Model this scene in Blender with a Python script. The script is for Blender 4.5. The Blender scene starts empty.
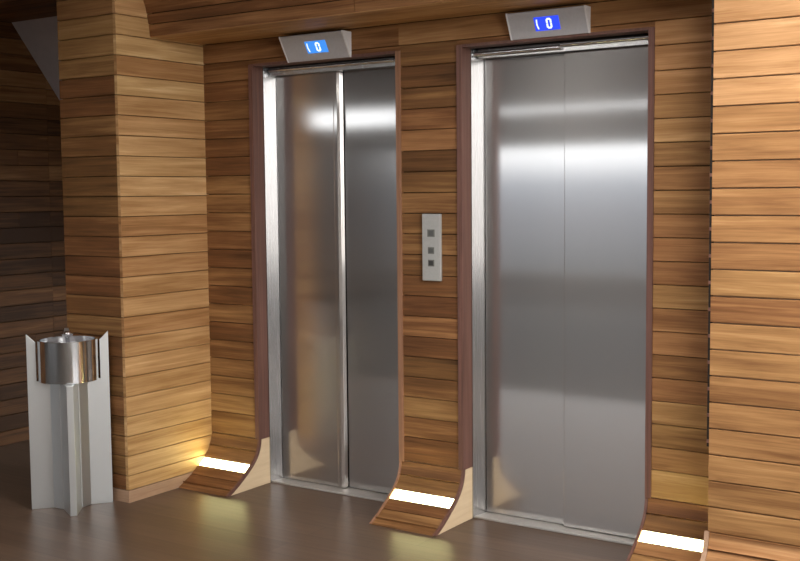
import bpy, bmesh, math, random
from mathutils import Vector, Matrix
random.seed(7)
C = bpy.context.scene.collection
S = bpy.context.scene

# ------------------------------------------------------------------ helpers
def obj(name, bm, mat, parent=None, smooth=False):
    me = bpy.data.meshes.new(name)
    bmesh.ops.recalc_face_normals(bm, faces=bm.faces)
    bm.to_mesh(me); bm.free()
    o = bpy.data.objects.new(name, me); C.objects.link(o)
    me.materials.append(mat)
    if smooth:
        for p in me.polygons: p.use_smooth = True
        me.set_sharp_from_angle(angle=math.radians(35))
    if parent: o.parent = parent
    return o

def bevel(o, w, seg=2):
    m = o.modifiers.new('bevel', 'BEVEL'); m.width = w; m.segments = seg; m.limit_method = 'ANGLE'
    m.angle_limit = math.radians(40); m.harden_normals = False
    return o

def struct(name, bm, mat, **k):
    o = obj(name, bm, mat, **k); o['kind'] = 'structure'; return o

def thing(name, label, cat, loc, rotz=0, group=None):
    o = bpy.data.objects.new(name, None); C.objects.link(o)
    o.empty_display_size = .1
    o.location = loc; o.rotation_euler = (0, 0, rotz)
    o['label'] = label; o['category'] = cat
    if group: o['group'] = group
    return o

def box(bm, x0, x1, y0, y1, z0, z1):
    vs = [bm.verts.new((x, y, z)) for z in (z0, z1) for y in (y0, y1) for x in (x0, x1)]
    for a in ((0,1,3,2), (4,6,7,5), (0,4,5,1), (2,3,7,6), (0,2,6,4), (1,5,7,3)):
        bm.faces.new([vs[i] for i in a])

def prism(bm, pts, z0, z1, m=lambda a, b, c: (a, b, c)):
    """polygon pts (a,b) swept along c from z0 to z1, mapped by m(a,b,c)"""
    lo = [bm.verts.new(m(a, b, z0)) for a, b in pts]; hi = [bm.verts.new(m(a, b, z1)) for a, b in pts]
    n = len(pts)
    bm.faces.new(lo); bm.faces.new(list(reversed(hi)))
    for i in range(n): bm.faces.new((lo[i], lo[(i+1) % n], hi[(i+1) % n], hi[i]))

def tube(bm, r0, r1, z0, z1, n=48, cx=0, cy=0):
    rings = []
    for r, z in ((r1, z0), (r1, z1), (r0, z1), (r0, z0)):
        rings.append([bm.verts.new((cx + r*math.cos(2*math.pi*k/n), cy + r*math.sin(2*math.pi*k/n), z)) for k in range(n)])
    for i in range(4):
        a, b = rings[i], rings[(i+1) % 4]
        for k in range(n): bm.faces.new((a[k], a[(k+1) % n], b[(k+1) % n], b[k]))

def lathe(bm, prof, n=32, cx=0, cy=0):
    rings = [[bm.verts.new((cx + r*math.cos(2*math.pi*k/n), cy + r*math.sin(2*math.pi*k/n), z)) for k in range(n)] for r, z in prof]
    for a, b in zip(rings, rings[1:]):
        for k in range(n): bm.faces.new((a[k], a[(k+1) % n], b[(k+1) % n], b[k]))
    bm.faces.new(rings[0]); bm.faces.new(rings[-1])

# ------------------------------------------------------------------ materials
def newmat(name):
    m = bpy.data.materials.new(name); m.use_nodes = True
    nt = m.node_tree; b = nt.nodes['Principled BSDF']
    return m, nt, b

def N(nt, t, **k):
    n = nt.nodes.new(t)
    for a, v in k.items():
        if a in n.inputs.keys(): n.inputs[a].default_value = v
        else: setattr(n, a, v)
    return n

def plain(name, col, rough=.5, metal=0, bump=0, bscale=80):
    m, nt, b = newmat(name)
    b.inputs['Base Color'].default_value = (*col, 1); b.inputs['Roughness'].default_value = rough
    b.inputs['Metallic'].default_value = metal
    tc = N(nt, 'ShaderNodeTexCoord'); ns = N(nt, 'ShaderNodeTexNoise', Scale=bscale, Detail=4.0)
    nt.links.new(tc.outputs['Object'], ns.inputs['Vector'])
    mx = N(nt, 'ShaderNodeMix', data_type='RGBA', blend_type='MULTIPLY'); mx.inputs[0].default_value = .18
    mx.inputs[6].default_value = (*col, 1)
    nt.links.new(ns.outputs['Fac'], mx.inputs[7]); nt.links.new(mx.outputs[2], b.inputs['Base Color'])
    if bump:
        bp = N(nt, 'ShaderNodeBump', Strength=bump, Distance=.002)
        nt.links.new(ns.outputs['Fac'], bp.inputs['Height']); nt.links.new(bp.outputs[0], b.inputs['Normal'])
    return m

def wood(name, ramp, rough=.5, attr=True, vec='UV', scl=(1.6, 34, 1), bump=.25, streak=1.0, spec=.35):
    m, nt, b = newmat(name)
    L = nt.links.new
    if vec == 'UV':
        uv = N(nt, 'ShaderNodeUVMap', uv_map='UVMap'); src = uv.outputs[0]
    else:
        tc = N(nt, 'ShaderNodeTexCoord'); src = tc.outputs['Object']
    mp = N(nt, 'ShaderNodeMapping'); mp.inputs['Scale'].default_value = scl
    L(src, mp.inputs[0])
    n1 = N(nt, 'ShaderNodeTexNoise', Scale=1.0, Detail=5.0, Roughness=.62, Distortion=.6)
    L(mp.outputs[0], n1.inputs['Vector'])
    mp2 = N(nt, 'ShaderNodeMapping'); mp2.inputs['Scale'].default_value = (scl[0]*2.2, scl[1]*4.5, scl[2])
    L(src, mp2.inputs[0])
    n2 = N(nt, 'ShaderNodeTexNoise', Scale=1.0, Detail=3.0, Roughness=.7)
    L(mp2.outputs[0], n2.inputs['Vector'])
    # blotchy figure
    mp3 = N(nt, 'ShaderNodeMapping'); mp3.inputs['Scale'].default_value = (scl[0]*1.5, scl[1]*.35, scl[2])
    L(src, mp3.inputs[0])
    n3 = N(nt, 'ShaderNodeTexNoise', Scale=1.0, Detail=2.0)
    L(mp3.outputs[0], n3.inputs['Vector'])
    def ma(op, a, v):
        n = N(nt, 'ShaderNodeMath', operation=op)
        if hasattr(a, 'links'): L(a, n.inputs[0])
        else: n.inputs[0].default_value = a
        if hasattr(v, 'links'): L(v, n.inputs[1])
        else: n.inputs[1].default_value = v
        return n.outputs[0]
    g = ma('MULTIPLY', ma('SUBTRACT', n1.outputs['Fac'], .5), 1.15*streak)
    g2 = ma('MULTIPLY', ma('SUBTRACT', n2.outputs['Fac'], .5), .45*streak)
    g3 = ma('MULTIPLY', ma('SUBTRACT', n3.outputs['Fac'], .5), .55*streak)
    tone = .5; hue = None
    if attr:
        at = N(nt, 'ShaderNodeAttribute', attribute_name='tone')
        sp = N(nt, 'ShaderNodeSeparateColor'); L(at.outputs['Color'], sp.inputs[0])
        tone = sp.outputs[0]; hue = sp.outputs[1]
    t = ma('ADD', ma('ADD', g, g2), ma('ADD', g3, tone))
    cr = N(nt, 'ShaderNodeValToRGB'); el = cr.color_ramp.elements
    while len(el) < len(ramp): el.new(.5)
    for e, (p, c) in zip(el, ramp): e.position = p; e.color = (*c, 1)
    L(t, cr.inputs[0])
    out = cr.outputs[0]
    if hue is not None:
        mx = N(nt, 'ShaderNodeMix', data_type='RGBA', blend_type='MULTIPLY'); mx.inputs[0].default_value = 1
        hr = N(nt, 'ShaderNodeValToRGB'); e = hr.color_ramp.elements
        e[0].color = (1.0, .87, .82, 1); e[1].color = (.98, 1.0, .88, 1)
        L(hue, hr.inputs[0]); L(out, mx.inputs[6]); L(hr.outputs[0], mx.inputs[7]); out = mx.outputs[2]
    L(out, b.inputs['Base Color'])
    b.inputs['Roughness'].default_value = rough
    b.inputs['Specular IOR Level'].default_value = spec
    if bump:
        bp = N(nt, 'ShaderNodeBump', Strength=bump, Distance=.001)
        L(n2.outputs['Fac'], bp.inputs['Height']); L(bp.outputs[0], b.inputs['Normal'])
    return m

RAMP = [(0.0, (.060, .028, .011)), (.3, (.18, .086, .034)), (.55, (.36, .20, .086)), (.8, (.56, .355, .18)), (1.0, (.80, .59, .39))]
M_board = wood('iroko_boards', RAMP, streak=.62, spec=.22, rough=.55)
M_trim = wood('reddish_trim', [(0.2, (.10, .047, .036)), (.8, (.19, .092, .07))], attr=False, vec='O', scl=(60, 60, 2.0), rough=.42)
M_trim_l = wood('orange_trim', [(0.2, (.22, .11, .062)), (.8, (.36, .19, .11))], attr=False, vec='O', scl=(60, 60, 2.0), rough=.42)
M_ply = wood('pale_plywood', [(0.1, (.58, .42, .25)), (.9, (.80, .64, .43))], attr=False, vec='O', scl=(3, 3, 40), rough=.55, streak=.5)
M_base = wood('pinkish_base_board', [(0.1, (.26, .15, .09)), (.9, (.45, .29, .19))], attr=False, vec='O', scl=(3, 3, 60), rough=.5)
M_dark = plain('dark_gap', (.012, .008, .006), .9)
M_grey = plain('grey_plaster', (.70, .68, .72), .9, bscale=20)
M_white = plain('white_plaster', (.72, .70, .66), .9, bscale=12)
M_brownwall = plain('taupe_plaster', (.36, .31, .27), .9, bscale=12)
M_matte = plain('added_brown_matte', (.055, .042, .032), .95, bscale=200)
M_ceil = plain('ceiling_plaster', (.60, .555, .57), .9, bscale=12)

def steel(name, col, rough, aniso=.75, rot=0.0, scl=(900, 900, 3), bump=.05, haze=None):
    m, nt, b = newmat(name); L = nt.links.new
    b.inputs['Base Color'].default_value = (*col, 1); b.inputs['Metallic'].default_value = 1
    b.inputs['Roughness'].default_value = rough
    b.inputs['Anisotropic'].default_value = aniso
    b.inputs['Anisotropic Rotation'].default_value = rot
    tg = N(nt, 'ShaderNodeTangent', direction_type='RADIAL', axis='Z')
    L(tg.outputs[0], b.inputs['Tangent'])
    tc = N(nt, 'ShaderNodeTexCoord'); mp = N(nt, 'ShaderNodeMapping'); mp.inputs['Scale'].default_value = scl
    L(tc.outputs['Object'], mp.inputs[0])
    n = N(nt, 'ShaderNodeTexNoise', Scale=1.0, Detail=2.0); L(mp.outputs[0], n.inputs['Vector'])
    mr = N(nt, 'ShaderNodeMapRange'); mr.inputs['To Min'].default_value = rough*.96; mr.inputs['To Max'].default_value = rough*1.04
    L(n.outputs['Fac'], mr.inputs['Value']); L(mr.outputs[0], b.inputs['Roughness'])
    if bump:
        bp = N(nt, 'ShaderNodeBump', Strength=bump, Distance=.0005)
        L(n.outputs['Fac'], bp.inputs['Height']); L(bp.outputs[0], b.inputs['Normal'])
    if haze:      # second, wider lobe of the brushed finish
        h = N(nt, 'ShaderNodeBsdfAnisotropic'); h.inputs['Color'].default_value = (*col, 1); h.inputs['Roughness'].default_value = haze
        h.inputs['Anisotropy'].default_value = .4; L(tg.outputs[0], h.inputs['Tangent'])
        ms = N(nt, 'ShaderNodeMixShader'); ms.inputs[0].default_value = .32
        L(b.outputs[0], ms.inputs[1]); L(h.outputs[0], ms.inputs[2])
        L(ms.outputs[0], nt.nodes['Material Output'].inputs['Surface'])
    return m
M_steel = steel('brushed_steel', (.575, .555, .54), .115, .94, 0.0, bump=0, haze=.36)
M_frame = steel('brushed_frame_steel', (.47, .47, .475), .27, .8, 0.0, bump=0)
M_chrome = steel('polished_steel', (.80, .82, .84), .12, 0, 0, bump=0)
M_alu = steel('satin_aluminium', (.62, .63, .63), .42, .3, 0.0, bump=0)
M_rail = plain('light_rail', (.88, .88, .90), .2, .9)
M_sill = plain('worn_aluminium_sill', (.55, .53, .50), .45, .6, .3, 60)
M_house = plain('grey_housing', (.55, .55, .59), .45, .1)
M_housew = plain('silver_housing_end', (.85, .85, .87), .4, .1)
M_plate = plain('light_grey_plate', (.50, .50, .48), .45, .3)
M_btn = plain('dark_button', (.10, .10, .095), .35)
M_btn2 = plain('button_face', (.045, .042, .04), .3)
M_btnl = plain('button_lens', (.17, .17, .15), .3)

def emit(name, col, st, base=(.8, .8, .8)):
    m, nt, b = newmat(name)
    b.inputs['Base Color'].default_value = (*base, 1)
    b.inputs['Emission Color'].default_value = (*col, 1); b.inputs['Emission Strength'].default_value = st
    b.inputs['Roughness'].default_value = .4
    return m
M_strip = emit('lit_diffuser', (1, .95, .42), 21)
M_lcd1 = emit('cyan_display', (.05, .30, .95), 1.0, (.02, .05, .1))
M_lcd2 = emit('blue_display', (.025, .07, .98), 1.15, (.02, .02, .1))
M_dig = emit('white_segment', (.75, .85, 1), 1.4, (.5, .5, .5))
M_tube = emit('added_lamp_diffuser', (1, .97, .9), 6)

# floor: long dark boards with a satin varnish
def floor_mat():
    m, nt, b = newmat('dark_wood_floor'); L = nt.links.new
    tc = N(nt, 'ShaderNodeTexCoord'); mp = N(nt, 'ShaderNodeMapping')
    L(tc.outputs['Object'], mp.inputs[0])
    br = N(nt, 'ShaderNodeTexBrick', Scale=1.0)
    br.offset = .37; br.inputs['Brick Width'].default_value = 1.3; br.inputs['Row Height'].default_value = .13
    br.inputs['Mortar Size'].default_value = .0012; br.inputs['Bias'].default_value = 0
    br.inputs['Color1'].default_value = (.095, .060, .040, 1); br.inputs['Color2'].default_value = (.13, .086, .059, 1)
    br.inputs['Mortar'].default_value = (.06, .04, .03, 1)
    L(mp.outputs[0], br.inputs['Vector'])
    mp2 = N(nt, 'ShaderNodeMapping'); mp2.inputs['Scale'].default_value = (2.5, 45, 1); L(tc.outputs['Object'], mp2.inputs[0])
    n = N(nt, 'ShaderNodeTexNoise', Scale=1.0, Detail=5.0); L(mp2.outputs[0], n.inputs['Vector'])
    mr = N(nt, 'ShaderNodeMapRange'); mr.inputs['To Min'].default_value = .72; mr.inputs['To Max'].default_value = 1.28
    L(n.outputs['Fac'], mr.inputs['Value'])
    mx = N(nt, 'ShaderNodeMix', data_type='RGBA', blend_type='MULTIPLY'); mx.inputs[0].default_value = 1
    L(br.outputs['Color'], mx.inputs[6]); L(mr.outputs[0], mx.inputs[7]); L(mx.outputs[2], b.inputs['Base Color'])
    b.inputs['Roughness'].default_value = .34; b.inputs['Specular IOR Level'].default_value = .2
    bp = N(nt, 'ShaderNodeBump', Strength=.35, Distance=.0015)
    n4 = N(nt, 'ShaderNodeTexNoise', Scale=1.0, Detail=3.0)
    mp4 = N(nt, 'ShaderNodeMapping'); mp4.inputs['Scale'].default_value = (4, 40, 1); L(tc.outputs['Object'], mp4.inputs[0]); L(mp4.outputs[0], n4.inputs['Vector'])
    L(n4.outputs['Fac'], bp.inputs['Height']); L(bp.outputs[0], b.inputs['Normal'])
    return m
M_floor = floor_mat()

# ------------------------------------------------------------------ board cladding
def smooth_curve(pts, n=4):
    out = []
    P = [pts[0]] + list(pts) + [pts[-1]]
    for i in range(1, len(P)-2):
        p0, p1, p2, p3 = [Vector(p) for p in P[i-1:i+3]]
        for k in range(n):
            t = k/n
            out.append(.5*((2*p1) + (p2-p0)*t + (2*p0-5*p1+4*p2-p3)*t*t + (3*p1-p0-3*p2+p3)*t**3))
    out.append(Vector(pts[-1]))
    return out

class Cladding:
    """boards collected into one mesh; each board keeps its own tone and grain offset"""
    def __init__(s): s.bm = bmesh.new(); s.uv = s.bm.loops.layers.uv.new('UVMap'); s.tl = s.bm.loops.layers.float_color.new('tone')
    def board(s, prof, u0, u1, m, tone, hue=None, th=.018, gap=.003, ch=.0018):
        """prof: list of (n,z) from top to bottom; m(u,n,z)->xyz; front normal is to the left... th goes along +n side given by m"""
        P = [Vector(p) for p in prof]
        tot = sum((b-a).length for a, b in zip(P, P[1:]))
        d0 = (P[1]-P[0]).normalized(); d1 = (P[-1]-P[-2]).normalized()
        P[0] = P[0] + d0*gap/2; P[-1] = P[-1] - d1*gap/2
        nr = lambda d: Vector((-d.y, d.x)) if True else d   # rotate: for d=(0,-1) gives (1,0) -> into the wall
        front = [P[0] + nr(d0)*ch] + [P[0] + d0*ch] + P[1:-1] + [P[-1] - d1*ch] + [P[-1] + nr(d1)*ch]
        nrm = []
        for i in range(len(P)):
            a = P[max(i-1, 0)]; b = P[min(i+1, len(P)-1)]
            nrm.append(nr((b-a).normalized()))
        back = [p + n*th for p, n in zip(P, nrm)]
        poly = front + back[::-1]
        lo = [s.bm.verts.new(m(u0, p.x, p.y)) for p in poly]; hi = [s.bm.verts.new(m(u1, p.x, p.y)) for p in poly]
        ou, ov = random.uniform(0, 90), random.uniform(0, 90)
        hue = random.random() if hue is None else hue
        n = len(poly)
        arc = [0]
        for a, b in zip(poly, poly[1:]): arc.append(arc[-1] + (b-a).length)
        fs = []
        for i in range(n):
            j = (i+1) % n
            f = s.bm.faces.new((lo[i], lo[j], hi[j], hi[i])); fs.append(f)
            va, vb = arc[i], (arc[i+1] if i+1 < n else arc[i]+.01)
            for lp, q in zip(f.loops, ((u0, va), (u0, vb), (u1, vb), (u1, va))): lp[s.uv].uv = (q[0]+ou, q[1]+ov)
        for ring, uu in ((lo, u0), (hi, u1)):
            f = s.bm.faces.new(ring); fs.append(f)
            for lp, p in zip(f.loops, poly): lp[s.uv].uv = (uu+ou+p.x*.2, p.y+ov)
        for f in fs:
            for lp in f.loops: lp[s.tl] = (tone, hue, 0, 1)
    def done(s, name, parent=None):
        o = struct(name, s.bm, M_board, parent=parent)
        return o

def tones(n, mean=.5, dev=.16):
    out = []; last = 0
    for i in range(n):
        v = random.gauss(mean, dev)
        if abs(v-last) < .05: v += random.choice((-.12, .12))
        v = min(max(v, mean-.3), mean+.3); out.append(v); last = v
    return out

XP, YP, XL = -1.524, -.579, -1.93
L1, R1, L2, R2 = -1.194, -.345, 0.0, .849      # openings
HO, HC, XR, YR = 2.10, 2.23, 1.205, -.32
FL = .24                                        # height where the flare starts

ident = lambda u, n, z: (u, n, z)               # cladding facing -y
side = lambda u, n, z: (XP - n, u, z)           # cladding facing +x (column side) : n into the wall is -x

def strip(cl, bounds, u0, u1, m, tn, off=0, hue=None, **k):
    for i, (a, b) in enumerate(zip(bounds, bounds[1:])):
        cl.board([(off, a), (off, b)], u0, u1, m, tn[i], (hue[i] if hue else None), **k)

# main wall
mb = [2.23, 2.133, 2.037] + [1.94 - .0932*k for k in range(0, 18)] + [FL]
mb = [b for b in mb if b >= FL]
mb = sorted(set(round(b, 4) for b in mb), reverse=True)
nm = len(mb)-1
W = Cladding()
TA = [.38, .34, .30, .42, .36, .34, .30, .44, .46, .42, .36, .28, .36, .30, .44, .26, .34, .38, .44, .50, .42, .38, .36]
TB = [.42, .36, .22, .38, .42, .50, .24, .34, .46, .36, .40, .36, .30, .28, .44, .24, .26, .36, .46, .36, .26, .36, .40]
TC = [.50, .52, .50, .46, .44, .52, .32, .36, .40, .32, .42, .34, .46, .34, .42, .30, .36, .44, .30, .36, .46, .48, .4]
HA = [.3, .4, .2, .6, .4, .3, .2, .7, .6, .5, .3, .2, .5, .3, .6, .3, .5, .6, .8, .9, .8, .6, .5]
T = .025
def seg(x0, x1, tn, hue, top=2.133):
    bs = [b for b in mb if b <= top + 1e-4]
    strip(W, bs, x0, x1, ident, tn[nm-(len(bs)-1):], hue=hue[nm-(len(bs)-1):] if hue else None)
seg(XP, L1-T, [v-.03 for v in TA], HA)
seg(R1+T, L2-T, [v-.06 for v in TB], None)
seg(R2+T, XR, [v+.10 for v in TC], None)
# header boards across the lift heads
strip(W, [2.23, 2.133], XP, -.33, ident, [.40], hue=[.3])
strip(W, [2.23, 2.133], -.33, XR, ident, [.50], hue=[.45])
strip(W, [2.133, HO+.010], L1-T, R1+T, ident, [.34], hue=[.3])
strip(W, [2.133, HO+.010], L2-T, R2+T, ident, [.40], hue=[.3])
# flare profile (y,z), light slot left open
flare = smooth_curve([(0, FL), (-.006, .205), (-.022, .166), (-.045, .137), (-.072, .112), (-.112, .082), (-.16, .050), (-.205, .024), (-.25, .002)], 6)
def sub(z0, z1):
    """flare points between two heights"""
    def at(z):
        if z >= flare[0].y - 1e-5: return flare[0]
        for a, b in zip(flare, flare[1:]):
            if a.y >= z >= b.y: t = (a.y-z)/(a.y-b.y+1e-9); return a.lerp(b, t)
        return flare[-1]
    return [at(z0)] + [p for p in flare if z1+1e-4 < p.y < z0-1e-4] + [at(z1)]
SLOT = (.122, .086)
def flare_boards(x0, x1, tn):
    for (a, b), t in zip(((FL, .178), (.178, SLOT[0]), (SLOT[1], .052), (.052, .020), (.020, .002)), tn):
        W.board([tuple(p) for p in sub(a, b)], x0, x1, ident, t, th=.012, gap=.0035, ch=.001)
flare_boards(XP, L1-.012, [.36, .42, .36, .32, .30])
flare_boards(R1+.012, L2-.012, [.30, .36, .32, .38, .36])
flare_boards(R2+.012, XR, [.30, .28, .46, .44, .4])
W.done('wall_back')

# backing of the main wall
bm = bmesh.new()
for x0, x1 in ((XP, L1), (R1, L2), (R2, XR)): box(bm, x0+.001, x1-.012, .018, .30, FL-.02, HO+.001)
box(bm, XP, XR, .018, .30, HO+.012, 2.60)
box(bm, XP, XR, .30, .34, 0, 2.60)
struct('wall_backing', bm, M_dark)
# plywood wedge carcass behind each flare (pale cheeks beside the lifts)
for x0, x1 in ((XP+.001, L1), (R1, L2), (R2, XR)):
    bm = bmesh.new()
    off = []
    for i, p in enumerate(flare):
        a = flare[max(i-1, 0)]; b = flare[min(i+1, len(flare)-1)]; d = (b-a).normalized()
        off.append((p + Vector((-d.y, d.x))*.013))
    pts = [(max(p.x, -.24), max(p.y, .001)) for p in off if p.y > .001] 
    pts = [(.072, FL-.003), (.0135, FL-.003)] + [q for q in pts if q[1] < FL-.006] + [(-.225, .001), (.072, .001)]
    prism(bm, pts, x0, x1, lambda a, b, c: (c, a, b))
    struct('trim_%d' % {XP+.001: 1, R1: 2, R2: 3}[x0], bm, M_ply)

# edge trims: one post + the curved edge strip under it, on both sides of every opening
k = 4
for x0, mat in ((L1-T, M_trim), (R1, M_trim_l), (L2-T, M_trim), (R2, M_trim)):
    bm = bmesh.new()
    box(bm, x0, x0+T, -.007, .0716, FL-.002, HO+.010)
    # curved strip
    w0, w1 = (x0+T-.012, x0+T) if x0 in (L1-T, L2-T) else (x0, x0+.012)
    fr = [Vector((p.x, p.y)) for p in flare]
    outer = []; inner = []
    for i, p in enumerate(fr):
        a = fr[max(i-1, 0)]; b = fr[min(i+1, len(fr)-1)]; d = (b-a).normalized(); n_ = Vector((-d.y, d.x))
        outer.append(p - n_*.004); inner.append(p + n_*.012)
    inner = [Vector((q.x, max(q.y, .001))) for q in inner]; outer = [Vector((q.x, max(q.y, .001))) for q in outer]
    prism(bm, [tuple(q) for q in outer + inner[::-1]], w0, w1, lambda a, b, c: (c, a, b))
    o = struct('trim_%d' % k, bm, mat); k += 1
# head trims
for x0, x1 in ((L1, R1), (L2, R2)):
    bm = bmesh.new(); box(bm, x0, x1, -.002, .0716, HO, HO+.012)
    struct('trim_%d' % k, bm, M_trim); k += 1

# light slots
labels = ['lit strip light low on the curved boards left of the left lift',
          'lit strip light low on the narrow curved pier between the lifts',
          'lit strip light low on the curved boards right of the right lift']
for (x0, x1), lb in zip(((XP+.002, L1-.0125), (R1+.0125, L2-.0125), (R2+.0125, XR-.010)), labels):
    a, b = sub(*SLOT)[0], sub(*SLOT)[-1]
    t = thing('strip_light', lb, 'light', ((x0+x1)/2, (a.x+b.x)/2, (a.y+b.y)/2), 0, 'recessed strip lights at the foot of the wall')
    d = (b-a).normalized(); n_ = Vector((-d.y, d.x)); c = (a+b)/2; h = (b-a).length/2-.003
    hw = (x1-x0)/2
    bm = bmesh.new()
    q = [(-d*h + n_*.003), (d*h + n_*.003), (d*h + n_*.008), (-d*h + n_*.008)]
    prism(bm, [tuple(v) for v in q], -hw+.002, hw-.002, lambda a_, b_, c_: (c_, a_, b_))
    obj('diffuser', bm, M_strip, t)
    bm = bmesh.new()
    for sgn in (-1, 1):
        e0 = d*sgn*h; e1 = d*sgn*(h+.0025)
        q = [e0 + n_*.001, e1 + n_*.001, e1 + n_*.010, e0 + n_*.010]
        prism(bm, [tuple(v) for v in q], -hw+.002, hw-.002, lambda a_, b_, c_: (c_, a_, b_))
    obj('light_frame', bm, M_house, t)

# ------------------------------------------------------------------ column at the left
pb = [2.70, 2.605, 2.51, 2.412] + [2.317, 2.223, 2.128, 2.035, 1.943, 1.85] + [1.755 - .0955*k for k in range(0, 18)] + [.06]
pb = sorted(set(round(b, 4) for b in pb), reverse=True)
if pb[-2] - pb[-1] < .04: pb.pop(-2)
K = Cladding()
npb = len(pb)-1
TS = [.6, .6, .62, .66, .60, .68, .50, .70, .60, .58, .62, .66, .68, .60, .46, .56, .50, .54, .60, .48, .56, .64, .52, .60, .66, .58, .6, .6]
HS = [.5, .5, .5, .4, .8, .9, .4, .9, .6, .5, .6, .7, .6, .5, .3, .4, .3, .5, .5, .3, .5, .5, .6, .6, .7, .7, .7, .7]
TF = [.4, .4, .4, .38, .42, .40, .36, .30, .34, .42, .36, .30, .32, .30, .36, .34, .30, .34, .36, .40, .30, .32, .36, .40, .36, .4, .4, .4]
strip(K, pb, YP, 0.017, side, [v+.07 for v in TS], hue=HS)  # side boards yellower; their paler tone also carries light from the right
strip(K, pb, XL, XP-.0182, lambda u, n, z: (u, YP+n, z), [v+(.05 if i < 7 else -.08) for i, v in enumerate(TF)])  # front tones darker, most low down, standing in for weaker light
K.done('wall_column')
bm = bmesh.new(); box(bm, XL, XP-.0185, YP+.0185, .34, .001, 2.7)
struct('wall_column_core', bm, M_dark)
bm = bmesh.new(); box(bm, XL, XP-.0005, YP+.0005, YP+.018, .0, .0585); box(bm, XP-.0185, XP-.0005, YP+.018, -.03, .0, .0585)
struct('baseboard_column', bm, M_base)

# ------------------------------------------------------------------ right wall section, standing forward
rb = [1.288 + .0957*k for k in range(14, 0, -1)] + [1.288 - .0957*k for k in range(0, 11)]
rb = [b for b in rb if b > .25] + [.237]
Rw = Cladding()
TR = [.62, .6, .62, .6, .62, .62, .64, .66, .72, .58, .56, .54, .54, .56, .50, .60, .46, .60, .56, .52, .54, .50, .56, .50, .52, .56, .5, .5]
HR = [.25]*9 + [.4, .4, .3, .35, .4, .3, .7, .2, .6, .6, .5, .5, .5, .6, .7, .7, .7, .7, .7]
XE = 3.78
tn = [v-(0 if i < 9 else .09) for i, v in enumerate((TR*2)[:len(rb)])]  # lower boards darker: lamp falloff put into the board tone
for i, (a, b) in enumerate(zip(rb, rb[1:])):
    xj = XR + 1.2 + .9*random.random()
    Rw.board([(YR, a), (YR, b)], XR+.008, xj, ident, tn[i], HR[i] if i < len(HR) else .6, gap=.0045)
    Rw.board([(YR, a), (YR, b)], xj+.002, XE, ident, tn[i]+random.uniform(-.08, .08), gap=.0045)
# its own flare
fl2 = [Vector((p.x+YR, p.y)) for p in flare]
def sub2(z0, z1): return [(p.x+YR, p.y) for p in sub(z0, z1)]
for (a, b), t in zip(((.237, .178), (.178, .122), (.122, .082), (.082, .045), (.045, .002)), [.56, .50, .52, .5, .48]):
    Rw.board(sub2(a, b), XR+.014, XE, ident, t, .15, th=.012, gap=.0035, ch=.001)
Rw.done('wall_forward_section')
bm = bmesh.new()
box(bm, XR+.010, XE, YR+.019, .34, .25, 2.7)
box(bm, XR+.012, XE, YR+.075, .34, .001, .25)
struct('wall_forward_backing', bm, M_base)
bm = bmesh.new()       # dark shadow gap with clips at the edge of the boards
box(bm, XR-.002, XR+.0075, YR+.006, YR+.05, .55, 2.7)
struct('trim_%d' % k, bm, M_dark); k += 1
bm = bmesh.new()
zc = 1.24
for i in range(-7, 14): box(bm, XR-.0015, XR+.0075, YR+.0015, YR+.006, zc+i*.0957-.006, zc+i*.0957+.006)
struct('trim_%d' % k, bm, M_trim); k += 1
bm = bmesh.new()
outer = []; inner = []
for i, p in enumerate(fl2):
    a = fl2[max(i-1, 0)]; b = fl2[min(i+1, len(fl2)-1)]; d = (b-a).normalized(); n_ = Vector((-d.y, d.x))
    outer.append(p - n_*.004); inner.append(p + n_*.012)
cl = lambda q: (q.x, max(q.y, .001))
prism(bm, [cl(q) for q in outer + inner[::-1]], XR-.004, XR+.0135, lambda a, b, c: (c, a, b))
struct('trim_%d' % k, bm, M_base); k += 1

bm = bmesh.new()
prism(bm, [(q.x, max(q.y, .0015)) for q in inner if q.y > .0015] + [(YR+.10, .0015), (YR+.10, .236)], XR+.0005, XR+.0118, lambda a, b, c: (c, a, b))
struct('trim_%d' % k, bm, M_base); k += 1
# ------------------------------------------------------------------ bulkhead over the lifts
Bk = Cladding()
bp_ = smooth_curve([(-.364, 2.232), (-.368, 2.27), (-.374, 2.301), (-.385, 2.357), (-.403, 2.401), (-.44, 2.46), (-.50, 2.53), (-.58, 2.60)], 3)
# front boards (curved outwards towards the top)
cuts = [(0, 5), (5, 8), (8, 12), (12, 16), (16, len(bp_)-1)]
for (a, b), t, h in zip(cuts, (.36, .26, .32, .24, .3), (.2, .2, .2, .2, .2)):
    pf = [tuple(p) for p in bp_[a:b+1]][::-1]
    xj = -.55+.5*random.random()
    Bk.board(pf, XP, xj, ident, t, h, th=.014)
    Bk.board(pf, xj+.002, XR, ident, t+.03, h, th=.014)
# underside boards, paler tone in place of light bounced off the floor
und = lambda u, n, z: (u, z, HC + n)
for (a, b), t in zip(((-.364+.002, -.245), (-.245, -.122), (-.122, -.001)), (.62, .66, .56)):
    Bk.board([(0, b), (0, a)], XP, XR, und, t, .4, th=.012)
Bk.done('ceiling_bulkhead')
bm = bmesh.new(); box(bm, XP, XR, -.345, .016, HC+.0135, 2.62)
struct('ceiling_bulkhead_core', bm, M_dark)

ZT = 3.0
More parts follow.
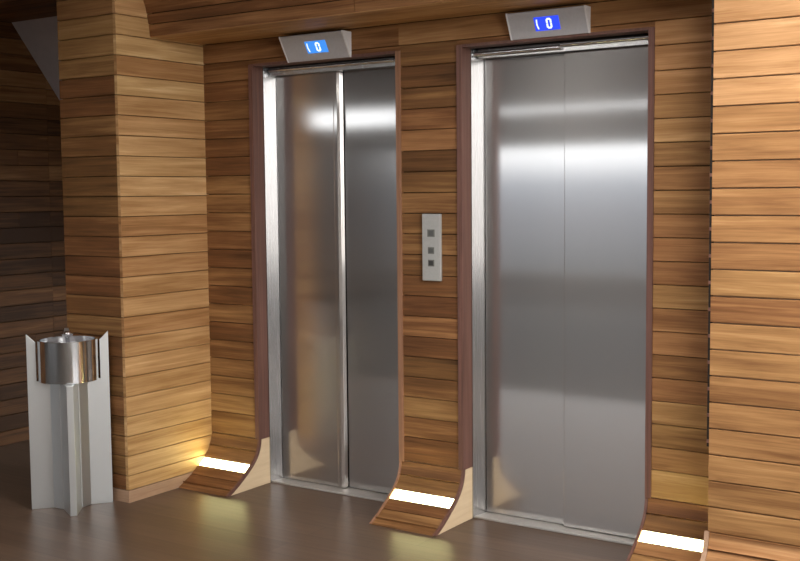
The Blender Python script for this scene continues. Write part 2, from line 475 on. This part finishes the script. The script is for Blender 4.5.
# ------------------------------------------------------------------ recess at the far left
XF = -3.10
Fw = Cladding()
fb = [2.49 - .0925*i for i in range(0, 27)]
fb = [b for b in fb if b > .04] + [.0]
tf = tones(len(fb), .20, .08)  # low tones stand in for the shade of the recess
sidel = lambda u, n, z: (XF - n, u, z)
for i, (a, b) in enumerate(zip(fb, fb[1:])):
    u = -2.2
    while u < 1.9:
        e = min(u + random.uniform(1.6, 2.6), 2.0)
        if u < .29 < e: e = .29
        Fw.board([(0, a), (0, b)], u, e-.0015, sidel, tf[i]+(.16 if i < 8 else .05 if i < 11 else -.13)+random.uniform(-.05, .05), .35)  # upper rows lifted, lower rows dropped: light and shade put into tone
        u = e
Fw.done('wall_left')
bm = bmesh.new(); box(bm, XF-.14, XF-.0185, -2.19, 2.0, 0, 2.7); box(bm, -10, XF-.14, -2.19, -2.0, 0, ZT); struct('wall_left_backing', bm, M_dark)
bm = bmesh.new(); box(bm, XF-.1, XL+.1, 2.0, 2.1, 0, 2.7); struct('wall_recess', bm, M_grey)
# sloping grey underside of a stair above the recess
bm = bmesh.new()
prism(bm, [(.055, 2.4905), (.055, 2.62), (1.99, 2.62), (1.99, 1.55), (1.2, 1.02), (1.1, 1.13)], XF+.001, XL-.0, lambda a, b, c: (c, a, b))
struct('ceiling_stair_underside', bm, M_grey)
Cw = Cladding()
undl = lambda u, n, z: (u, z, 2.49 + n)
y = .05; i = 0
while y > -3.9:  # carried forward out of view to shade the left wall from the lamps
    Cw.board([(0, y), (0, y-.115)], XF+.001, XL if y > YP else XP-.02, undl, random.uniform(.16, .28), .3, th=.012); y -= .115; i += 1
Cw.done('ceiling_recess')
bm = bmesh.new(); box(bm, XF, XP-.02, -3.9, .054, 2.503, 2.7)
struct('ceiling_recess_core', bm, M_dark)

# ------------------------------------------------------------------ lobby shell (behind the camera)
ZT = 3.0
bm = bmesh.new(); box(bm, -10, 4.2, -9.3, 2.1, -.1, 0); struct('floor', bm, M_floor)
bm = bmesh.new(); box(bm, -9.9, 3.7, -8.95, -2.85, .0, .006); struct('floor_added_matte', bm, M_matte)  # unseen matte sheet, added to darken the doors' lower reflections
bm = bmesh.new(); box(bm, -10, 4.2, -9.3, 2.1, ZT, ZT+.1); struct('ceiling', bm, M_ceil)
bm = bmesh.new()
box(bm, -10, 4.2, -.0, .34, 2.7, ZT); struct('wall_upper', bm, M_white)
def wall_with_windows(name, a0, a1, holes, z0, z1, m, mat=M_white, slot=False):
    bm = bmesh.new(); cur = a0
    for h0, h1 in holes:
        m(bm, cur, h0, 0, ZT); m(bm, h0, h1, 0, z0); m(bm, h0, h1, z1, 2.53 if slot else ZT); cur = h1
        if slot: m(bm, h0, h1, 2.60, ZT)
    m(bm, cur, a1, 0, ZT); return struct(name, bm, mat)
HB = [(-6.2, -.4)]
ZB = (.35, 2.12)
bm = bmesh.new()
fbx = lambda a, b, c, d: box(bm, a, b, -9.3, -9.0, c, d)
fbx(-10, HB[0][0], 0, 2.16); fbx(HB[0][1], 4.2, 0, 2.16); fbx(*HB[0], 0, ZB[0])
struct('wall_front', bm, M_brownwall)
bm = bmesh.new()
fbx(-10, HB[0][0], 2.16, 2.45); fbx(HB[0][0], HB[0][1], ZB[1], 2.53); fbx(HB[0][1], 4.2, 2.16, 2.53)
fbx(HB[0][0], 4.2, 2.60, ZT); fbx(-10, HB[0][0], 2.72, ZT); fbx(-10, -9.7, 2.45, 2.72); fbx(3.6, 4.2, 2.53, 2.60)
struct('wall_front_upper', bm, M_white)
HRt = [(-3.3, -1.0)]
ZR = (.06, 2.75)
wall_with_windows('wall_right', -9.0, 0, HRt, ZR[0], ZR[1], lambda bm, a, b, c, d: box(bm, 3.8, 4.1, a, b, c, d))
bm = bmesh.new(); box(bm, -10.2, -10, -9.3, 2.1, 0, ZT); struct('wall_far_left', bm, M_white)
M_wf = plain('window_frame_paint', (.5, .5, .5), .4)
wi = 1
for h0, h1 in HB:
    bm = bmesh.new(); z0, z1 = ZB
    box(bm, h0, h1, -9.2, -9.14, z0, z0+.05); box(bm, h0, h1, -9.2, -9.14, z1-.05, z1)
    n = max(2, round((h1-h0)/1.3))
    for j in range(n+1):
        x = h0 + (h1-h0-.05)*j/n; box(bm, x, x+.05, -9.2, -9.14, z0+.05, z1-.05)
    struct('window_%d' % wi, bm, M_wf); wi += 1
for h0, h1 in HRt:
    bm = bmesh.new(); z0, z1 = ZR
    box(bm, 3.92, 3.98, h0, h1, z0, z0+.05); box(bm, 3.92, 3.98, h0, h1, z1-.05, z1)
    for j in range(3):
        q = h0 + (h1-h0-.05)*j/2; box(bm, 3.92, 3.98, q, q+.05, z0+.05, z1-.05)
    struct('window_%d' % wi, bm, M_wf); wi += 1
# ------------------------------------------------------------------ lifts
def lift(x0, x1, front_left, label):
    t = thing('elevator', label, 'elevator', (x0, .14, 0), 0, 'pair of lifts in the wooden wall')
    w = x1-x0
    Y = lambda y: y-.14
    # jamb: splayed return on the left, plain return on the right
    bm = bmesh.new()
    prism(bm, [(.0005, Y(.0725)), (.004, Y(.0725)), (.019, Y(.150)), (.019, Y(.19)), (.0005, Y(.19))], .0, 2.098)
    prism(bm, [(w-.0005, Y(.0725)), (w-.004, Y(.0725)), (w-.014, Y(.150)), (w-.014, Y(.19)), (w-.0005, Y(.19))], .0, 2.098)
    o = obj('jamb', bm, M_frame, t)
    bm = bmesh.new(); box(bm, .02, w-.015, Y(.104), Y(.19), 2.060, 2.098)
    obj('head', bm, M_frame, t)
    bm = bmesh.new()
    def rod(xa, xb, yc, zc, r=.0095, n=20):
        prism(bm, [(yc + r*math.cos(2*math.pi*q/n), zc + r*math.sin(2*math.pi*q/n)) for q in range(n)], xa, xb, lambda a, b, c: (c, a, b))
    if not front_left:
        rod(.0045, .425, Y(.094), 2.0775); rod(.4255, w-.0045, Y(.0925), 2.088)
    else:
        rod(.024, w-.0045, Y(.094), 2.084, .007)
    obj('head_rail', bm, M_rail, t, smooth=True)
    bm = bmesh.new(); box(bm, .0, w, Y(.080), Y(.19), .0005, .010)
    s_ = obj('sill', bm, M_sill, t); bevel(s_, .002)
    top = 2.059
    c = w/2
    if front_left:
        # left leaf in front, with a folded vertical edge post
        bm = bmesh.new()
        prism(bm, [(.021, Y(.150)), (c-.045, Y(.150)), (c-.042, Y(.146)), (c-.022, Y(.146)), (c-.008, Y(.156)), (c-.004, Y(.176)), (.021, Y(.176))], .013, top)
        bevel(obj('door_panel', bm, M_steel, t), .002)
        bm = bmesh.new(); box(bm, c+.0, w-.016, Y(.178), Y(.196), .013, top)
        bevel(obj('door_panel', bm, M_steel, t), .0015)
    else:
        bm = bmesh.new(); box(bm, .021, c+.01, Y(.165), Y(.185), .013, top)
        bevel(obj('door_panel', bm, M_steel, t), .0015)
        bm = bmesh.new(); box(bm, c-.005, w-.016, Y(.140), Y(.160), .013, top)
        bevel(obj('door_panel', bm, M_steel, t), .003)
    return t
lift(L1, R1, True, 'left lift with closed two-leaf brushed steel doors, next to the wooden column')
lift(L2, R2, False, 'right lift with closed wide brushed steel doors, right of the button panel')

# ------------------------------------------------------------------ floor indicators over the lifts
def segments(bm, cx, cz, w, h, s, y):
    """a rounded zero of display segments facing -y"""
    bars = [(-w/2+s*.7, w/2-s*.7, h/2-s, h/2), (-w/2+s*.7, w/2-s*.7, -h/2, -h/2+s),
            (-w/2, -w/2+s, s*.3, h/2-s*.7), (-w/2, -w/2+s, -h/2+s*.7, s*-.1),
            (w/2-s, w/2, s*.3, h/2-s*.7), (w/2-s, w/2, -h/2+s*.7, s*-.1)]
    for a, b, c, d in bars: box(bm, cx+a, cx+b, y-.0015, y, cz+c, cz+d)
def indicator(x0, x1, z0, z1, dep, lcd, sx, sw, sh, label):
    w = x1-x0
    t = thing('floor_indicator', label, 'floor display', (x0, -.0005, z0), 0, 'floor indicators above the lifts')
    h = z1-z0
    bm = bmesh.new()
    prof = [(0, 0), (-.006, 0), (-dep, h-.006), (-dep, h), (0, h)]
    prism(bm, prof, 0.006, w-.006, lambda a, b, c: (c, a, b))
    bevel(obj('housing', bm, M_house, t), .0015)
    for xx in (0, w-.0058):
        bm = bmesh.new(); prism(bm, [(0, -.001), (-.008, -.001), (-dep-.002, h-.006), (-dep-.002, h+.001), (0, h+.001)], xx, xx+.0058, lambda a, b, c: (c, a, b))
        obj('end_cap', bm, M_housew, t)
    # screen on the sloping face; local frame rotated about x
    ang = math.atan2(dep-.006, h-.006)
    scr = bpy.data.objects.new('screen', None)
    R = Matrix.Rotation(ang, 4, 'X')
    def place(bm_):
        mid = Vector((sx*w, -(dep+.006)/2, h/2))
        bmesh.ops.transform(bm_, matrix=Matrix.Translation(mid) @ R, verts=bm_.verts)
    bm = bmesh.new(); box(bm, -sw/2, sw/2, -.0025, .003, -sh/2, sh/2); place(bm)
    sc = obj('screen', bm, lcd, t)
    bm = bmesh.new(); segments(bm, .010, 0, sh*.42, sh*.76, sh*.12, -.0026); place(bm)
    obj('digit', bm, M_dig, sc)
    bm = bmesh.new()
    a = -sw/2+.006
    prism(bm, [(a+.004, sh*.34), (a+.009, sh*.34), (a+.007, 0), (a+.012, -sh*.36), (a+.007, -sh*.36), (a+.002, 0)], -.004, -.0026, lambda p, q, c: (p, c, q)); place(bm)
    obj('marker', bm, M_dig, sc)
    bpy.data.objects.remove(scr)
    return t
indicator(-.966, -.592, 2.102, 2.216, .070, M_lcd1, .535, .122, .060, 'grey wedge-shaped floor display with a zero on a pale cyan screen, above the left lift')
indicator(.243, .602, 2.110, 2.213, .052, M_lcd2, .50, .112, .058, 'grey wedge-shaped floor display with a zero on a deep blue screen, above the right lift')

# ------------------------------------------------------------------ call panel
t = thing('call_panel', 'upright pale grey call button panel on the wooden pier between the lifts', 'button panel', (-.155, -.0005, 1.08))
bm = bmesh.new(); box(bm, -.048, .048, -.016, 0, 0, .299)
bevel(obj('plate', bm, M_plate, t), .003)
bm = bmesh.new(); box(bm, -.019, .019, -.0175, -.0162, .197, .230)
o = obj('screen', bm, M_btnl, t)
bm = bmesh.new(); box(bm, -.012, .012, -.0185, -.0176, .202, .225); obj('glass', bm, M_btn, o)
for z, up in ((.136, True), (.080, False)):
    bm = bmesh.new(); box(bm, -.0165, .0165, -.0175, -.0162, z-.015, z+.015)
    o = bevel(obj('button', bm, M_btnl, t), .001)
    bm = bmesh.new(); box(bm, -.011, .011, -.0195, -.0176, z-.010, z+.010)
    o2 = obj('button_cap', bm, M_btn2 if not up else M_btn, o)

# ------------------------------------------------------------------ ash bin
t = thing('ashtray_bin', 'metal bin with four fins and a polished ashtray drum, before the wooden column',
          'bin', (-1.722, -.752, 0), math.atan2(.78, .625))
# local axes: +x = towards the lifts' side tip, -y = towards the viewer
def fin_plate(ang, tipw, rootw, r0, name, low=False):
    bm = bmesh.new()
    pts = [(.186, 0), (.186, .833), (.145, .792), (.145, .607), (r0, .607), (r0, 0)]
    if low: pts = [(.186, 0), (.186, .606), (r0, .606), (r0, 0)]
    bm2 = bmesh.new()
    lo = []; hi = []
    for r, z in pts:
        f = (r-r0)/(.186-r0); wd = rootw + (tipw-rootw)*f
        lo.append(bm.verts.new((r, -wd/2, z))); hi.append(bm.verts.new((r, wd/2, z)))
    bm2.free()
    bm.faces.new(lo); bm.faces.new(hi[::-1])
    for i in range(len(pts)):
        j = (i+1) % len(pts); bm.faces.new((lo[i], lo[j], hi[j], hi[i]))
    bmesh.ops.rotate(bm, verts=bm.verts, cent=(0, 0, 0), matrix=Matrix.Rotation(ang, 3, 'Z'))
    bmesh.ops.triangulate(bm, faces=[f for f in bm.faces if len(f.verts) > 4])
    return bevel(obj(name, bm, M_alu, t), .0015)
fin_plate(0, .010, .018, .06, 'fin'); fin_plate(math.pi, .010, .018, .06, 'fin')
fin_plate(-math.pi/2, .030, .085, .05, 'fin', True); fin_plate(math.pi/2, .020, .085, .05, 'fin')
bm = bmesh.new()
prism(bm, [(-.085, -.012), (-.045, -.055), (.045, -.055), (.085, -.012), (.085, .012), (.045, .055), (-.045, .055), (-.085, .012)], .002, .606)
obj('body', bm, M_alu, t)
bm = bmesh.new(); tube(bm, .128, .138, .608, .800, 64)
lathe(bm, [(.127, .700), (.127, .706)], 64)
obj('drum', bm, M_chrome, t, smooth=True)
bm = bmesh.new()
lathe(bm, [(.010, .706), (.010, .815), (.024, .818), (.027, .826), (.024, .834), (.012, .837)], 24)
obj('knob', bm, M_chrome, t, smooth=True)
bm = bmesh.new(); lathe(bm, [(.127, .7065), (.127, .765), (.110, .772)], 48)
obj('sand_tray', bm, M_house, t, smooth=True)

# ------------------------------------------------------------------ light
w = bpy.data.worlds.new('world'); S.world = w; w.use_nodes = True
nt = w.node_tree; bg = nt.nodes['Background']
tc = N(nt, 'ShaderNodeTexCoord'); sx = N(nt, 'ShaderNodeSeparateXYZ'); nt.links.new(tc.outputs['Generated'], sx.inputs[0])
cr = N(nt, 'ShaderNodeValToRGB'); mr = N(nt, 'ShaderNodeMapRange'); mr.inputs['From Min'].default_value = -.2; mr.inputs['From Max'].default_value = .2
nt.links.new(sx.outputs['Z'], mr.inputs['Value']); nt.links.new(mr.outputs[0], cr.inputs[0]); nt.links.new(cr.outputs[0], bg.inputs[0])
el = cr.color_ramp.elements; el[0].position = .30; el[0].color = (.055, .058, .06, 1); el[1].position = .60; el[1].color = (.93, .97, 1, 1)
e = el.new(.45); e.color = (.14, .15, .17, 1); e = el.new(.52); e.color = (.22, .245, .28, 1)
bg.inputs[1].default_value = 4.0
def area(name, loc, rot, sx, sy, power, col, portal=False):
    l = bpy.data.lights.new(name, 'AREA'); l.shape = 'RECTANGLE'; l.size = sx; l.size_y = sy; l.energy = power; l.color = col
    if portal: l.cycles.is_portal = True
    o = bpy.data.objects.new(name, l); C.objects.link(o); o.location = loc; o.rotation_euler = rot; return o
R = math.radians
area('portal_right', (4.05, (HRt[0][0]+HRt[0][1])/2, (ZR[0]+ZR[1])/2), (0, R(90), 0), ZR[1]-ZR[0], HRt[0][1]-HRt[0][0], 1, (1, 1, 1), True)
for i, (h0, h1) in enumerate(HB):
    area('portal_front', ((h0+h1)/2, -9.25, (ZB[0]+ZB[1])/2), (R(90), 0, 0), h1-h0, ZB[1]-ZB[0], 1, (1, 1, 1), True)
# daylight coming in through the high side window
area('window_daylight', (3.78, -2.15, 1.75), (0, R(86), 0), 1.9, 2.2, 70, (1, .97, .92))
# added unseen panel lamps; only the first is inferred from the boards' light
for x, y, p in ((2.0, -1.55, 55), (2.3, -5.5, 50), (-.8, -2.5, 16), (-5.2, -3.6, 40)):
    t = thing('added_panel_light', 'unseen square lit panel lamp, added below the lobby ceiling', 'light', (x, y, ZT), 0, 'added square panel lamps below the lobby ceiling')
    bm = bmesh.new(); tube(bm, .40, .44, -.45, -.38, 4); bmesh.ops.rotate(bm, verts=bm.verts, cent=(0,0,0), matrix=Matrix.Rotation(math.pi/4, 3, 'Z')); obj('lamp_frame', bm, M_housew, t)
    for q in (-.29, .29):
        bm = bmesh.new(); tube(bm, .002, .004, -.385, -.001, 8, cx=q, cy=q); obj('cord', bm, M_house, t)
    bm = bmesh.new(); box(bm, -.28, .28, -.28, .28, -.44, -.40); obj('diffuser', bm, M_tube, t)
    area('added_panel_lamp', (x, y, ZT-.46), (0, 0, 0), .55, .55, p, (1, .965, .91))
    area('added_ceiling_uplight', (x, y, ZT-.36), (math.pi, 0, 0), .55, .55, p*.55, (1, .95, .93))  # added uplight, brightens the ceiling mirrored in the doors

# ------------------------------------------------------------------ camera
cam = bpy.data.cameras.new('camera'); co = bpy.data.objects.new('camera', cam); C.objects.link(co)
yaw, pit, rol = map(math.radians, (33.7941, 4.4788, -.5371))
fw = Vector((-math.sin(yaw)*math.cos(pit), math.cos(yaw)*math.cos(pit), -math.sin(pit)))
rt = Vector((math.cos(yaw), math.sin(yaw), 0)); up = rt.cross(fw)
Rr = rt*math.cos(rol) + up*math.sin(rol); Uu = up*math.cos(rol) - rt*math.sin(rol)
mt = Matrix((Rr, Uu, -fw)).transposed().to_4x4(); mt.translation = (2.5151, -4.2578, 1.4758)
co.matrix_world = mt
cam.sensor_width = 36; cam.lens = 1124.93/800*36; cam.clip_start = .05; cam.clip_end = 100
S.camera = co
S.view_settings.view_transform = 'Standard'; S.view_settings.look = 'None'; S.view_settings.gamma = 1
S.view_settings.use_curve_mapping = False; S.view_settings.exposure = 0.0
S.cycles.max_bounces = 8; S.cycles.diffuse_bounces = 4; S.cycles.glossy_bounces = 4
S.cycles.use_denoising = True; S.cycles.sample_clamp_indirect = 6
